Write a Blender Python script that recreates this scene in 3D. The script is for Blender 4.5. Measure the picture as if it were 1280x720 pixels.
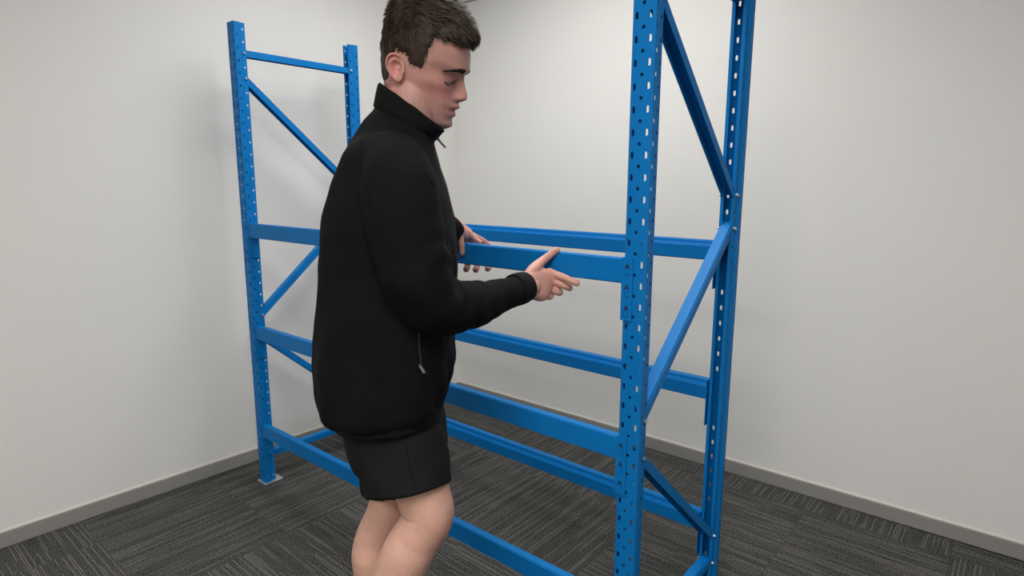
import bpy, bmesh, math, random
from mathutils import Vector, Matrix, noise
random.seed(7)
D_ = bpy.data
C_ = bpy.context.scene.collection
for o in list(D_.objects): D_.objects.remove(o)

# ------------------------------------------------------------------ camera
CAM = Vector((2.5865, -1.2654, 1.3691)); YAW, PIT, ROL, FPX = -0.6986, -0.1735, 0.0023, 761.83
FW = Vector((math.sin(YAW)*math.cos(PIT), math.cos(YAW)*math.cos(PIT), math.sin(PIT)))
R0 = FW.cross(Vector((0, 0, 1))).normalized(); U0 = R0.cross(FW)
RT = R0*math.cos(ROL)+U0*math.sin(ROL); UP = -R0*math.sin(ROL)+U0*math.cos(ROL)
cd = D_.cameras.new('camera'); cam = D_.objects.new('camera', cd); C_.objects.link(cam)
cd.sensor_width = 36; cd.lens = FPX*36/1280; cd.clip_start = .05
cam.matrix_world = Matrix(((RT.x, UP.x, -FW.x, CAM.x), (RT.y, UP.y, -FW.y, CAM.y), (RT.z, UP.z, -FW.z, CAM.z), (0, 0, 0, 1)))
bpy.context.scene.camera = cam
# ------------------------------------------------------------------ world, exposure
sc = bpy.context.scene
sc.view_settings.view_transform = 'Standard'; sc.view_settings.look = 'None'
sc.view_settings.gamma = 1; sc.view_settings.use_curve_mapping = False
sc.view_settings.exposure = 0.0
wd = D_.worlds.new('world'); sc.world = wd; wd.use_nodes = True
wd.node_tree.nodes['Background'].inputs[0].default_value = (.8, .8, .8, 1)
wd.node_tree.nodes['Background'].inputs[1].default_value = .3
# ------------------------------------------------------------------ ceiling lamps (the room's own panels, above the frame; the last is an added fill for low walls and fronts)
CEIL = 2.70
LAMPS = [(1.10, .38, 1.2, 1.0, 22), (2.6, -1.2, 1.2, .6, 29), (2.4, -2.9, 1.8, .6, 42)]
for x, y, sx, sy, pw in LAMPS:
    ld = D_.lights.new('ceiling_lamp', 'AREA'); ld.shape = 'RECTANGLE'; ld.size = sx; ld.size_y = sy
    ld.spread = math.radians(165); ld.energy = pw; ld.color = (1, .985, .955)
    lo = D_.objects.new('ceiling_lamp', ld); C_.objects.link(lo); lo.location = (x, y, CEIL-.03)

# ------------------------------------------------------------------ helpers
def obj(name, data, mat=None, parent=None, loc=None):
    if isinstance(data, bmesh.types.BMesh):
        me = D_.meshes.new(name); data.to_mesh(me); data.free()
    else: me = data
    if mat is not None and len(me.materials) == 0: me.materials.append(mat)
    o = D_.objects.new(name, me); C_.objects.link(o)
    if parent is not None: o.parent = parent
    if loc is not None: o.location = loc
    return o
def tag(o, label, cat, group=None):
    o['label'] = label; o['category'] = cat
    if group: o['group'] = group
    return o
def empty(name, loc):
    o = D_.objects.new(name, None); C_.objects.link(o); o.location = loc; o.empty_display_size = .1; return o
def box_bm(x0, x1, y0, y1, z0, z1, bev=0, bm=None):
    bm2 = bmesh.new()
    bmesh.ops.create_cube(bm2, size=1)
    for v in bm2.verts:
        v.co = Vector(((x0+x1)/2+v.co.x*(x1-x0), (y0+y1)/2+v.co.y*(y1-y0), (z0+z1)/2+v.co.z*(z1-z0)))
    if bev: bmesh.ops.bevel(bm2, geom=list(bm2.edges), offset=bev, segments=2, affect='EDGES', profile=.5)
    if bm is None: return bm2
    me = D_.meshes.new('t'); bm2.to_mesh(me); bm2.free(); bm.from_mesh(me); D_.meshes.remove(me); return bm
def smooth(me):
    for p in me.polygons: p.use_smooth = True
def P(px, py, Z):                                    # a point at a given distance in front of the viewer
    return CAM + (FW + RT*((px-640)/FPX) + UP*((360-py)/FPX))*Z

# ------------------------------------------------------------------ materials
def mat(name):
    m = D_.materials.new(name); m.use_nodes = True
    return m, m.node_tree.nodes, m.node_tree.links, m.node_tree.nodes['Principled BSDF']
def simple(name, col, rough=.5, metal=0, spec=.5, nscale=None, namt=.1, bump=0, bscale=300):
    m, n, l, b = mat(name)
    b.inputs['Base Color'].default_value = (*col, 1); b.inputs['Roughness'].default_value = rough
    b.inputs['Metallic'].default_value = metal; b.inputs['Specular IOR Level'].default_value = spec
    tc = n.new('ShaderNodeTexCoord')
    if nscale:
        t = n.new('ShaderNodeTexNoise'); t.inputs['Scale'].default_value = nscale; t.inputs['Detail'].default_value = 4
        l.new(tc.outputs['Object'], t.inputs['Vector'])
        mx = n.new('ShaderNodeMix'); mx.data_type = 'RGBA'
        mx.inputs[6].default_value = (*[c*(1-namt) for c in col], 1); mx.inputs[7].default_value = (*[min(1, c*(1+namt)) for c in col], 1)
        l.new(t.outputs['Fac'], mx.inputs[0]); l.new(mx.outputs[2], b.inputs['Base Color'])
    if bump:
        t2 = n.new('ShaderNodeTexNoise'); t2.inputs['Scale'].default_value = bscale; t2.inputs['Detail'].default_value = 3
        l.new(tc.outputs['Object'], t2.inputs['Vector'])
        bp = n.new('ShaderNodeBump'); bp.inputs['Strength'].default_value = bump; bp.inputs['Distance'].default_value = .002
        l.new(t2.outputs['Fac'], bp.inputs['Height']); l.new(bp.outputs['Normal'], b.inputs['Normal'])
    return m
M_wall = simple("painted_wall", (.80, .79, .765), .6, spec=.25, nscale=2.5, namt=.02, bump=.12, bscale=180)
M_ceil = simple("ceiling_paint", (.86, .855, .84), .8)
M_base = simple('grey_skirting', (.285, .277, .26), .5, nscale=6, namt=.05)
M_caulk = simple('white_caulk', (.76, .74, .68), .5)
M_blue = simple('blue_powder_coat', (.0030, .165, .48), .45, spec=.13, nscale=14, namt=.05, bump=.05, bscale=700)
M_zinc = simple('zinc_bolt', (.72, .72, .70), .3, metal=1)
M_galv = simple('galvanised_plate', (.55, .56, .56), .45, metal=.6, nscale=60, namt=.15)
M_jack = simple('black_softshell', (.0036, .0036, .0039), .9, spec=.14, nscale=9, namt=.12, bump=.25, bscale=900)
M_jack2 = simple('black_rib', (.0030, .0030, .0033), .9, spec=.25, bump=.2, bscale=900)
M_shorts = simple('black_shorts', (.0062, .0062, .0066), .85, spec=.18, nscale=12, namt=.12, bump=.2, bscale=900)
M_white = simple('white_print', (.6, .6, .6), .5)
M_black = simple('black_zip', (.008, .008, .008), .4)
M_shoe = simple('black_shoe', (.02, .02, .02), .6)
M_sock = simple('grey_sock', (.2, .2, .2), .9)

def carpet_mat():
    m, n, l, b = mat('carpet_tile')
    b.inputs['Roughness'].default_value = .95; b.inputs['Specular IOR Level'].default_value = .1
    tc = n.new('ShaderNodeTexCoord'); oi = n.new('ShaderNodeObjectInfo')
    sp = n.new('ShaderNodeSeparateXYZ'); l.new(tc.outputs['Object'], sp.inputs[0])
    def math_(op, a, bb=None, c=None):
        q = n.new('ShaderNodeMath'); q.operation = op
        for i, v in enumerate((a, bb, c)):
            if v is None: continue
            if isinstance(v, (int, float)): q.inputs[i].default_value = v
            else: l.new(v, q.inputs[i])
        return q.outputs[0]
    rnd = math_('MULTIPLY', oi.outputs['Random'], 37.0)
    row = math_('FLOOR', math_('MULTIPLY', sp.outputs['Y'], 1/.0075))
    def dash(along, seed, lo, hi, soft):
        cx = n.new('ShaderNodeCombineXYZ')
        l.new(math_('ADD', math_('MULTIPLY', sp.outputs['X'], along), rnd), cx.inputs[0])
        l.new(math_('ADD', math_('MULTIPLY', row, 7.37), seed), cx.inputs[1]); l.new(rnd, cx.inputs[2])
        t = n.new('ShaderNodeTexNoise'); t.inputs['Scale'].default_value = 1; t.inputs['Detail'].default_value = 0
        l.new(cx.outputs[0], t.inputs['Vector'])
        mr = n.new('ShaderNodeMapRange'); mr.inputs[1].default_value = lo; mr.inputs[2].default_value = lo+soft
        l.new(t.outputs['Fac'], mr.inputs[0]); return mr.outputs[0]
    d1 = dash(2.0, 0.0, .53, 1, .04)
    # only the middle of each row is thread
    fr = math_('FRACT', math_('MULTIPLY', sp.outputs['Y'], 1/.0075))
    thread = math_('LESS_THAN', math_('ABSOLUTE', math_('SUBTRACT', fr, .5)), .11)
    line = math_('MULTIPLY', d1, thread)
    d2 = dash(9.0, 91.0, .47, 1, .12)
    # patches of tone
    t = n.new('ShaderNodeTexNoise'); t.inputs['Scale'].default_value = 9; t.inputs['Detail'].default_value = 3
    mp = n.new('ShaderNodeMapping'); mp.inputs['Scale'].default_value = (.5, 2.2, 1); l.new(tc.outputs['Object'], mp.inputs[0])
    cx = n.new('ShaderNodeVectorMath'); cx.operation = 'ADD'; l.new(mp.outputs[0], cx.inputs[0])
    cc = n.new('ShaderNodeCombineXYZ'); l.new(rnd, cc.inputs[0]); l.new(rnd, cc.inputs[2]); l.new(cc.outputs[0], cx.inputs[1])
    l.new(cx.outputs[0], t.inputs['Vector'])
    g = n.new('ShaderNodeTexNoise'); g.inputs['Scale'].default_value = 170; g.inputs['Detail'].default_value = 2
    l.new(tc.outputs['Object'], g.inputs['Vector'])
    base = n.new('ShaderNodeMix'); base.data_type = 'RGBA'
    base.inputs[6].default_value = (.031, .0308, .030, 1); base.inputs[7].default_value = (.112, .110, .105, 1)
    f = math_('ADD', math_('MULTIPLY', t.outputs['Fac'], .6), math_('MULTIPLY', math_('SUBTRACT', g.outputs['Fac'], .5), 3.4))
    f = math_('ADD', f, math_('MULTIPLY', d2, .12)); f = math_('ADD', f, .05)
    l.new(f, base.inputs[0]); base.clamp_factor = True
    mx = n.new('ShaderNodeMix'); mx.data_type = 'RGBA'; mx.inputs[7].default_value = (.30, .29, .262, 1)
    l.new(base.outputs[2], mx.inputs[6])
    l.new(math_('MULTIPLY', line, math_('ADD', .25, math_('MULTIPLY', g.outputs['Fac'], 1.0))), mx.inputs[0])
    l.new(mx.outputs[2], b.inputs['Base Color'])
    bp = n.new('ShaderNodeBump'); bp.inputs['Strength'].default_value = .5; bp.inputs['Distance'].default_value = .003
    l.new(math_('ADD', g.outputs['Fac'], math_('MULTIPLY', line, .5)), bp.inputs['Height']); l.new(bp.outputs[0], b.inputs['Normal'])
    return m
M_carpet = carpet_mat()
M_slab = simple('carpet_backing', (.02, .02, .02), .95)

def skin_mat():
    m, n, l, b = mat('skin')
    a = n.new('ShaderNodeVertexColor'); a.layer_name = 'skin_tint'
    tc = n.new('ShaderNodeTexCoord'); t = n.new('ShaderNodeTexNoise'); t.inputs['Scale'].default_value = 45; t.inputs['Detail'].default_value = 5
    l.new(tc.outputs['Object'], t.inputs['Vector'])
    mr = n.new('ShaderNodeMapRange'); mr.inputs[3].default_value = .86; mr.inputs[4].default_value = 1.14
    l.new(t.outputs['Fac'], mr.inputs[0])
    mx = n.new('ShaderNodeMix'); mx.data_type = 'RGBA'; mx.blend_type = 'MULTIPLY'; mx.inputs[0].default_value = 1
    l.new(a.outputs['Color'], mx.inputs[6]); l.new(mr.outputs[0], mx.inputs[7]); l.new(mx.outputs[2], b.inputs['Base Color'])
    b.inputs['Roughness'].default_value = .5; b.inputs['Specular IOR Level'].default_value = .35
    b.inputs['Subsurface Weight'].default_value = .12; b.inputs['Subsurface Radius'].default_value = (.012, .004, .002); b.inputs['Subsurface Scale'].default_value = .5
    bp = n.new('ShaderNodeBump'); bp.inputs['Strength'].default_value = .12; bp.inputs['Distance'].default_value = .001
    t2 = n.new('ShaderNodeTexNoise'); t2.inputs['Scale'].default_value = 500; l.new(tc.outputs['Object'], t2.inputs['Vector'])
    l.new(t2.outputs['Fac'], bp.inputs['Height']); l.new(bp.outputs[0], b.inputs['Normal'])
    return m
M_skin = skin_mat()
M_hair = simple('brown_hair', (.042, .029, .020), .55, spec=.22, nscale=70, namt=.5)
M_hair2 = simple('brown_hair_tips', (.080, .058, .040), .5, spec=.28)
M_brow = simple('eyebrow_hair', (.03, .018, .013), .6)
M_eye = simple('eye_white', (.55, .5, .47), .25)
M_iris = simple('iris', (.03, .02, .012), .2)

# ------------------------------------------------------------------ the room
WL = Vector((-.171, 1.474, 0)); dl = Vector((math.cos(math.radians(88.3)), math.sin(math.radians(88.3)), 0)); dr = Vector((math.cos(math.radians(.72)), math.sin(math.radians(.72)), 0))
def slab(name, a, b_, nrm, z0, z1, th, m, kind=True, parent=None, bev=0):      # a wall-like strip from a to b, thick along nrm
    bm = bmesh.new(); vs = []
    for z in (z0, z1):
        for q in (a, b_, b_+nrm*th, a+nrm*th): vs.append(bm.verts.new((q.x, q.y, z)))
    for f in ((0, 1, 2, 3), (4, 5, 6, 7), (0, 1, 5, 4), (1, 2, 6, 5), (2, 3, 7, 6), (3, 0, 4, 7)): bm.faces.new([vs[i] for i in f])
    bmesh.ops.recalc_face_normals(bm, faces=bm.faces)
    if bev: bmesh.ops.bevel(bm, geom=list(bm.edges), offset=bev, segments=2, affect='EDGES')
    o = obj(name, bm, m, parent)
    if kind: o['kind'] = 'structure'
    return o
nl = Vector((-dl.y, dl.x, 0)); nb = Vector((-dr.y, dr.x, 0))          # outward normals
XR, YF = 4.6, -3.6
LA = WL - dl*5.1; RB = WL + dr*4.8
slab('wall_left', LA, WL+dl*.12, nl, -.012, CEIL, .1, M_wall)
slab('wall_back', WL, RB, nb, -.012, CEIL, .1, M_wall)
slab('wall_right', Vector((XR, YF-.1, 0)), Vector((XR, 1.75, 0)), Vector((1, 0, 0)), -.012, CEIL, .1, M_wall)
slab('wall_front', Vector((-.5, YF, 0)), Vector((XR+.1, YF, 0)), Vector((0, -1, 0)), -.012, CEIL, .1, M_wall)
slab('baseboard_left', LA, WL-dl*.012, -nl, 0, .059, .011, M_base, bev=.002)
slab('baseboard_back', WL+dr*.0005, RB-dr*.2, -nb, 0, .059, .011, M_base, bev=.002)
slab('trim_1', LA, WL-dl*.006, -nl, .059, .066, .004, M_caulk, bev=.001)
slab('trim_2', WL, RB-dr*.2, -nb, .059, .066, .004, M_caulk, bev=.001)
slab('trim_3', LA, WL-dl*.012, -nl, 2.399, 2.406, .006, M_base)
slab('trim_4', WL, RB-dr*.2, -nb, 2.399, 2.406, .006, M_base)
o = obj('ceiling', box_bm(-.6, XR+.1, YF-.1, 1.8, CEIL, CEIL+.08), M_ceil); o['kind'] = 'structure'
fl = obj('floor', box_bm(-.5, XR+.1, YF-.1, 1.7, -.06, -.006), M_slab); fl['kind'] = 'structure'
# carpet tiles: quarter-turned squares, the turns read off the photograph
XS = [-.30+.0, 0.0]+[.5025*i for i in range(1, 10)]; XS[0] = -.5
YS = [1.36-.502*i for i in range(-1, 11)]
turn = {(-1, 0): 'x', (0, 0): 'x', (1, 0): 'x', (2, 0): 'x', (3, 0): 'y', (4, 0): 'y', (5, 0): 'x',
        (-1, 1): 'y', (0, 1): 'x', (1, 1): 'y', (2, 1): 'y', (3, 1): 'x', (4, 1): 'x', (5, 1): 'y',
        (-1, 2): 'x', (0, 2): 'x', (1, 2): 'y', (2, 2): 'y', (3, 2): 'x', (4, 2): 'x', (5, 2): 'y',
        (-1, 3): 'y', (0, 3): 'y', (1, 3): 'x', (2, 3): 'x', (3, 3): 'x', (4, 3): 'x',
        (-1, 4): 'y', (0, 4): 'y', (1, 4): 'x', (2, 4): 'x', (3, 4): 'y',
        (-1, 5): 'x', (0, 5): 'x', (1, 5): 'x'}
def wall_x(y): return WL.x + (y-WL.y)*dl.x/dl.y
tile_cache = {}
def tile_mesh(lx, ly):
    k = (round(lx, 3), round(ly, 3))
    if k not in tile_cache:
        bm = box_bm(-lx/2, lx/2, -ly/2, ly/2, -.006, 0)
        top = [e for e in bm.edges if all(v.co.z > -.001 for v in e.verts)]
        bmesh.ops.bevel(bm, geom=top, offset=.0014, segments=1, affect='EDGES')
        me = D_.meshes.new('carpet_tile'); bm.to_mesh(me); bm.free(); me.materials.append(M_carpet); tile_cache[k] = me
    return tile_cache[k]
for j in range(len(YS)-1):
    y1, y0 = YS[j], YS[j+1]
    if j == 0: y1 = 1.49
    for i in range(len(XS)-1):
        x0, x1 = XS[i], XS[i+1]
        if i == 0: x0 = wall_x((y0+y1)/2)-.002
        t = turn.get((i-1, j), 'xy'[(i+j) % 2])
        lx, ly = x1-x0, y1-y0
        me = tile_mesh(lx, ly) if t == 'x' else tile_mesh(ly, lx)
        o = obj('carpet_tile', me, None, fl, ((x0+x1)/2, (y0+y1)/2, 0))
        if t == 'y': o.rotation_euler.z = math.pi/2
# ceiling panels that carry the lamps (above the frame; the last is added along with its fill lamp)
M_panel = simple('panel_frame', (.8, .8, .8), .4)
M_dif, n_, l_, b_ = mat('lamp_diffuser'); b_.inputs['Emission Color'].default_value = (1, .96, .9, 1); b_.inputs['Emission Strength'].default_value = 1.5
for k, (x, y, sx, sy, pw) in enumerate(LAMPS):
    e = tag(empty('ceiling_light', (x, y, CEIL)), 'white rectangular ceiling light panel ' + ['above the shelf bay', 'beyond the blue upright at the right', 'added as fill near the front wall'][k], 'ceiling light')
    bm = bmesh.new()
    for a in ((-sx/2-.03, sx/2+.03, -sy/2-.03, -sy/2), (-sx/2-.03, sx/2+.03, sy/2, sy/2+.03), (-sx/2-.03, -sx/2, -sy/2, sy/2), (sx/2, sx/2+.03, -sy/2, sy/2)):
        box_bm(*a, -.02, 0, bm=bm)
    obj('frame', bm, M_panel, e); obj('diffuser', box_bm(-sx/2, sx/2, -sy/2, sy/2, -.012, -.002), M_dif, e)

# ------------------------------------------------------------------ the shelf bay
W, DP, w, d, ZB = 1.9261, .6016, .0565, .0500, .0026
INS = .007
def upright_mesh():
    # unfolded sheet: (profile point, hole kind of the strip that ends there)
    prof = [(INS+.010, d), (INS, d), (INS, d-.019), (0, d-.027), (0, .003), (.003, 0), (.019, 0), (w-.019, 0), (w-.003, 0), (w, .003), (w, d-.027), (w-INS, d-.019), (w-INS, d), (w-INS-.010, d)]
    kinds = [None, ('r', 0, .0042, .0042), None, ('s', .5, .0030, .0055), None, ('s', 0, .0037, .0080), ('r', .5, .0043, .0043), ('s', 0, .0037, .0080), None, ('s', .5, .0030, .0055), None, ('r', 0, .0042, .0042), None]
    bm = bmesh.new(); cache = {}
    N = 40; p = .05
    def V(i, f, z):
        a, b2 = Vector(prof[i]), Vector(prof[i+1]); q = a.lerp(b2, f)
        k = (round(q.x, 5), round(q.y, 5), round(z, 5))
        if k not in cache: cache[k] = bm.verts.new((q.x, q.y, z))
        return cache[k]
    for i, kd in enumerate(kinds):
        L = (Vector(prof[i+1])-Vector(prof[i])).length
        if kd is None:
            for m in range(2*N):
                z = m*p/2; bm.faces.new((V(i, 0, z), V(i, 1, z), V(i, 1, z+p/2), V(i, 0, z+p/2)))
            continue
        ty, off, a, b2 = kd
        z0 = 0
        if off:
            for z in (0, N*p-p/2): bm.faces.new((V(i, 0, z), V(i, 1, z), V(i, 1, z+p/2), V(i, 0, z+p/2)))
            z0 = p/2
        c = .5
        if ty == 'r' and off == 0: c = .5
        for m in range(N-(1 if off else 0)):
            zc = z0+m*p+p/2; h = p/2
            outer = [(0, -h), (.5, -h), (1, -h), (1, 0), (1, h), (.5, h), (0, h), (0, 0)]
            k1, k2 = (.707, .707) if ty == 'r' else (.88, .80)
            inner = [(-a*k1, -b2*k2), (0, -b2), (a*k1, -b2*k2), (a, 0), (a*k1, b2*k2), (0, b2), (-a*k1, b2*k2), (-a, 0)]
            ov = [V(i, f, zc+z) for f, z in outer]; iv = [V(i, c+s/L, zc+z) for s, z in inner]
            for q in range(8): bm.faces.new((ov[q], ov[(q+1) % 8], iv[(q+1) % 8], iv[q]))
    bmesh.ops.recalc_face_normals(bm, faces=bm.faces)
    # make the sheet 1.8 mm thick, growing inward
    f0 = min(bm.faces, key=lambda f: f.calc_center_median().y)
    sgn = 1 if f0.normal.y < 0 else -1
    if sgn < 0: bmesh.ops.reverse_faces(bm, faces=bm.faces)
    bmesh.ops.solidify(bm, geom=list(bm.faces), thickness=.0018)
    me = D_.meshes.new('upright'); bm.to_mesh(me); bm.free(); me.materials.append(M_blue); return me
ME_up = upright_mesh()
def hexbolt():
    bm = bmesh.new()
    bmesh.ops.create_cone(bm, cap_ends=True, segments=6, radius1=.0062, radius2=.0055, depth=.005, matrix=Matrix.Translation((0, 0, .0025)))
    bmesh.ops.create_cone(bm, cap_ends=True, segments=8, radius1=.0030, radius2=.0026, depth=.009, matrix=Matrix.Translation((0, 0, .0045)))
    bm.transform(Matrix.Rotation(math.pi/2, 4, 'Y'))
    me = D_.meshes.new('bolt'); bm.to_mesh(me); bm.free(); me.materials.append(M_zinc); return me
ME_bolt = hexbolt()
def brace_bm(a, b):                                   # U-channel, open on its lower side, between two joints
    bm = bmesh.new(); dv = (b-a); L = dv.length; t = dv.normalized()
    nx = Vector((1, 0, 0)); nu = nx.cross(t); 
    if nu.z < 0: nu = -nu
    wx, hh, th = .0175, .027, .0022
    sec = [(-wx, -hh/2), (-wx, hh/2), (wx, hh/2), (wx, -hh/2), (wx-th, -hh/2), (wx-th, hh/2-th), (-wx+th, hh/2-th), (-wx+th, -hh/2)]
    e = .014
    r1 = [bm.verts.new(a - t*e + nx*s + nu*h) for s, h in sec]; r2 = [bm.verts.new(b + t*e + nx*s + nu*h) for s, h in sec]
    for i in range(8): bm.faces.new((r1[i], r1[(i+1) % 8], r2[(i+1) % 8], r2[i]))
    bmesh.ops.recalc_face_normals(bm, faces=bm.faces)
    ed = [bm.edges.get((r1[i], r2[i])) for i in (1, 2)]
    bmesh.ops.bevel(bm, geom=[x for x in ed if x], offset=.0035, segments=2, affect='EDGES')
    return bm
FR = [(1.885, 'h'), (1.785, 1.330, 'd'), (.785, 1.231, 'd'), (.686, .227, 'd'), (.129, 'h')]
YL = d-.0095                                          # the bolt column on the lips
def make_frame(x0, label):
    e = tag(empty('upright_frame', (x0, 0, 0)), label, 'upright frame', )
    for rear in (0, 1):
        u = obj('upright', ME_up, None, e, (0, 0, ZB) if not rear else (w, DP, ZB))
        if rear: u.rotation_euler.z = math.pi
        y0, y1 = (-.010, .078) if not rear else (DP-.078, DP+.010)
        bp = obj('base_plate', box_bm(-.008, .066, y0, y1, 0, ZB, .0008), M_galv, e)
        bm = box_bm(w/2-.006, w/2+.006, (.062 if not rear else DP-.074), (.074 if not rear else DP-.062), ZB, ZB+.008, .001)
        obj('anchor_head', bm, M_zinc, e)
    yf, yr = YL, DP-YL
    for b in FR:
        if b[-1] == 'h': za = zb = b[0]; nm = 'horizontal_brace'
        else: za, zb = b[0], b[1]; nm = 'diagonal_brace'
        obj(nm, brace_bm(Vector((w/2, yf, za)), Vector((w/2, yr, zb))), M_blue, e)
        for y, z in ((yf, za), (yr, zb)):
            for s in (0, 1):
                q = obj('bolt', ME_bolt, None, e, (w-INS-.0004, y, z) if s else (INS+.0004, y, z))
                if not s: q.rotation_euler.z = math.pi
    return e
make_frame(W-w, 'blue perforated steel upright frame at the right, nearest the viewer, taller than the picture')
make_frame(0, 'blue perforated steel upright frame with both tops visible, beside the left wall')

def beam_mesh(L):
    sec = [(0, 0), (.027, 0), (.028, -.014), (.045, -.014), (.045, -.060), (0, -.060)]
    bm = bmesh.new()
    r1 = [bm.verts.new((0, y, z)) for y, z in sec]; r2 = [bm.verts.new((L, y, z)) for y, z in sec]
    n = len(sec)
    for i in range(n): bm.faces.new((r1[i], r1[(i+1) % n], r2[(i+1) % n], r2[i]))
    bm.faces.new(r1); bm.faces.new(r2[::-1])
    bmesh.ops.recalc_face_normals(bm, faces=bm.faces)
    bmesh.ops.bevel(bm, geom=[bm.edges.get((r1[i], r2[i])) for i in (0, 1, 2, 3, 4, 5)], offset=.0028, segments=3, affect='EDGES')
    me = D_.meshes.new('beam_section'); bm.to_mesh(me); bm.free(); me.materials.append(M_blue); return me
BL = W-2*w-.010
ME_beam = beam_mesh(BL)
def connector_mesh(side):                              # L-plate: hook leg over the upright's face, end leg welded to the beam; origin at the beam's end
    bm = bmesh.new(); t = .003; s = side
    sec = [(0, .044), (0, -.0045), (s*.031, -.0045), (s*.031, -.0015), (s*.0032, -.0015), (s*.0032, .044)]
    z0, z1 = .003, -.148
    r1 = [bm.verts.new((x, y, z0)) for x, y in sec]; r2 = [bm.verts.new((x, y, z1)) for x, y in sec]; n = len(sec)
    for i in range(n): bm.faces.new((r1[i], r1[(i+1) % n], r2[(i+1) % n], r2[i]))
    bm.faces.new(r1); bm.faces.new(r2[::-1])
    bmesh.ops.recalc_face_normals(bm, faces=bm.faces)
    bmesh.ops.bevel(bm, geom=[bm.edges.get((r1[1], r2[1]))], offset=.003, segments=3, affect='EDGES')
    me = D_.meshes.new('connector'); bm.to_mesh(me); bm.free(); me.materials.append(M_blue); return me
ME_con = {s: connector_mesh(s) for s in (-1, 1)}
M_notch = simple('punched_slot', (.002, .014, .05), .7)
def hook_mesh():                                       # pressed-in hook: two rims, a sill and the punched notch above
    bm = bmesh.new()
    for a in ((-.0068, -.0050, -.016, .001), (.0050, .0068, -.016, .001), (-.0068, .0068, -.0180, -.0155)):
        box_bm(a[0], a[1], -.0019, 0, a[2], a[3], .0005, bm=bm)
    box_bm(-.0040, .0040, -.0014, 0, -.0150, -.0015, .0004, bm=bm)
    me = D_.meshes.new('hook'); bm.to_mesh(me); bm.free(); me.materials.append(M_blue)
    me.materials.append(M_notch)
    bm = bmesh.new(); bm.from_mesh(me); n0 = len(bm.faces)
    b2 = box_bm(-.0052, .0052, -.0006, .0001, -.0015, .0035); m2 = D_.meshes.new('t'); b2.to_mesh(m2); b2.free(); bm.from_mesh(m2)
    b2 = box_bm(-.0022, .0022, -.0006, .0001, .0035, .0090); b2.to_mesh(m2); b2.free(); bm.from_mesh(m2); D_.meshes.remove(m2)
    bm.faces.ensure_lookup_table()
    for f in bm.faces[n0:]: f.material_index = 1
    bm.to_mesh(me); bm.free(); return me
ME_hook = hook_mesh()
def make_beam(rear, ztop, label):
    y = 0.0 if not rear else DP
    e = tag(empty('rack_crossbar', (W/2, y, ztop)), label, 'crossbar', )
    if rear: e.rotation_euler.z = math.pi
    obj('beam_section', ME_beam, None, e, (-BL/2, -.001, 0))
    for s in (-1, 1):
        c = obj('connector', ME_con[s], None, e, (s*BL/2, 0, 0))
        for k in range(3):
            obj('hook', ME_hook, None, c, (s*.0165, -.0044, -.0205-.05*k))
    return e
B = [1.1899, .7428, .2855]
make_beam(0, B[0], 'blue steel front beam at chest height, gripped in both hands by the young man')
make_beam(0, B[1], 'blue smooth front beam at hip height, crossing behind the black jacket')
make_beam(0, B[2], 'blue smooth front beam nearest the carpet, crossing behind the bare knees')
make_beam(1, B[0], 'blue stepped rear beam at top level, behind the held beam')
make_beam(1, B[1], 'blue stepped rear beam at middle level, against the bare white wall')
make_beam(1, B[2], 'blue stepped rear beam at lowest level, seen over the carpet inside the bay')

# ------------------------------------------------------------------ the young man
def catmull(pts, n):                                   # smooth polyline through control points; pts are tuples of Vectors/floats
    out = []; m = len(pts)
    for i in range(m-1):
        p0, p1, p2, p3 = pts[max(0, i-1)], pts[i], pts[i+1], pts[min(m-1, i+2)]
        for k in range(n):
            t = k/n; t2, t3 = t*t, t*t*t
            out.append(tuple(.5*((2*b)+(c-a)*t+(2*a-5*b+4*c-e)*t2+(3*b-a-3*c+e)*t3) for a, b, c, e in zip(p0, p1, p2, p3)))
    out.append(pts[-1]); return out
def skin_rings(bm, rings, cap=True):
    rv = [[bm.verts.new(q) for q in r] for r in rings]; n = len(rv[0])
    for a, b in zip(rv, rv[1:]):
        for i in range(n): bm.faces.new((a[i], a[(i+1) % n], b[(i+1) % n], b[i]))
    if cap:
        for r, fl in ((rv[0], True), (rv[-1], False)):
            c = sum((v.co for v in r), Vector())/n; cv = bm.verts.new(c)
            for i in range(n):
                f = (r[i], r[(i+1) % n], cv)
                bm.faces.new(f[::-1] if fl else f)
    return rv
def tube(bm, ctrl, n=6, seg=16, ref=Vector((0, 0, 1)), round_end=True):      # ctrl: (point, ra, rb): ra along the frame's side axis, rb along its other
    c = catmull([(p, a, b) for p, a, b in ctrl], n)
    pts = [q[0] for q in c]; rings = []
    side = None
    for i, (p, a, b) in enumerate(c):
        t = (pts[min(i+1, len(pts)-1)]-pts[max(i-1, 0)]).normalized()
        if side is None:
            side = t.cross(ref)
            if side.length < .1: side = t.cross(Vector((1, 0, 0)))
        side = (side-t*side.dot(t)).normalized(); oth = t.cross(side)
        rings.append((p, t, side, oth, a, b))
    R = []
    def ring(p, side, oth, a, b, k=1): return [p+side*(a*k*math.cos(2*math.pi*j/seg))+oth*(b*k*math.sin(2*math.pi*j/seg)) for j in range(seg)]
    if round_end:
        p, t, s_, o_, a, b = rings[0]; r = min(a, b)
        for k in (.35, .7, .92): R.append(ring(p-t*r*math.sqrt(1-k*k)*.9, s_, o_, a, b, k))
    for p, t, s_, o_, a, b in rings: R.append(ring(p, s_, o_, a, b))
    if round_end:
        p, t, s_, o_, a, b = rings[-1]; r = min(a, b)
        for k in (.92, .7, .35): R.append(ring(p+t*r*math.sqrt(1-k*k)*.9, s_, o_, a, b, k))
    skin_rings(bm, R)
FWD = Vector((RT.x, RT.y, 0)).normalized()             # the way he faces
LFT = Vector((-FWD.y, FWD.x, 0))                       # his left
UPZ = Vector((0, 0, 1))
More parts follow.
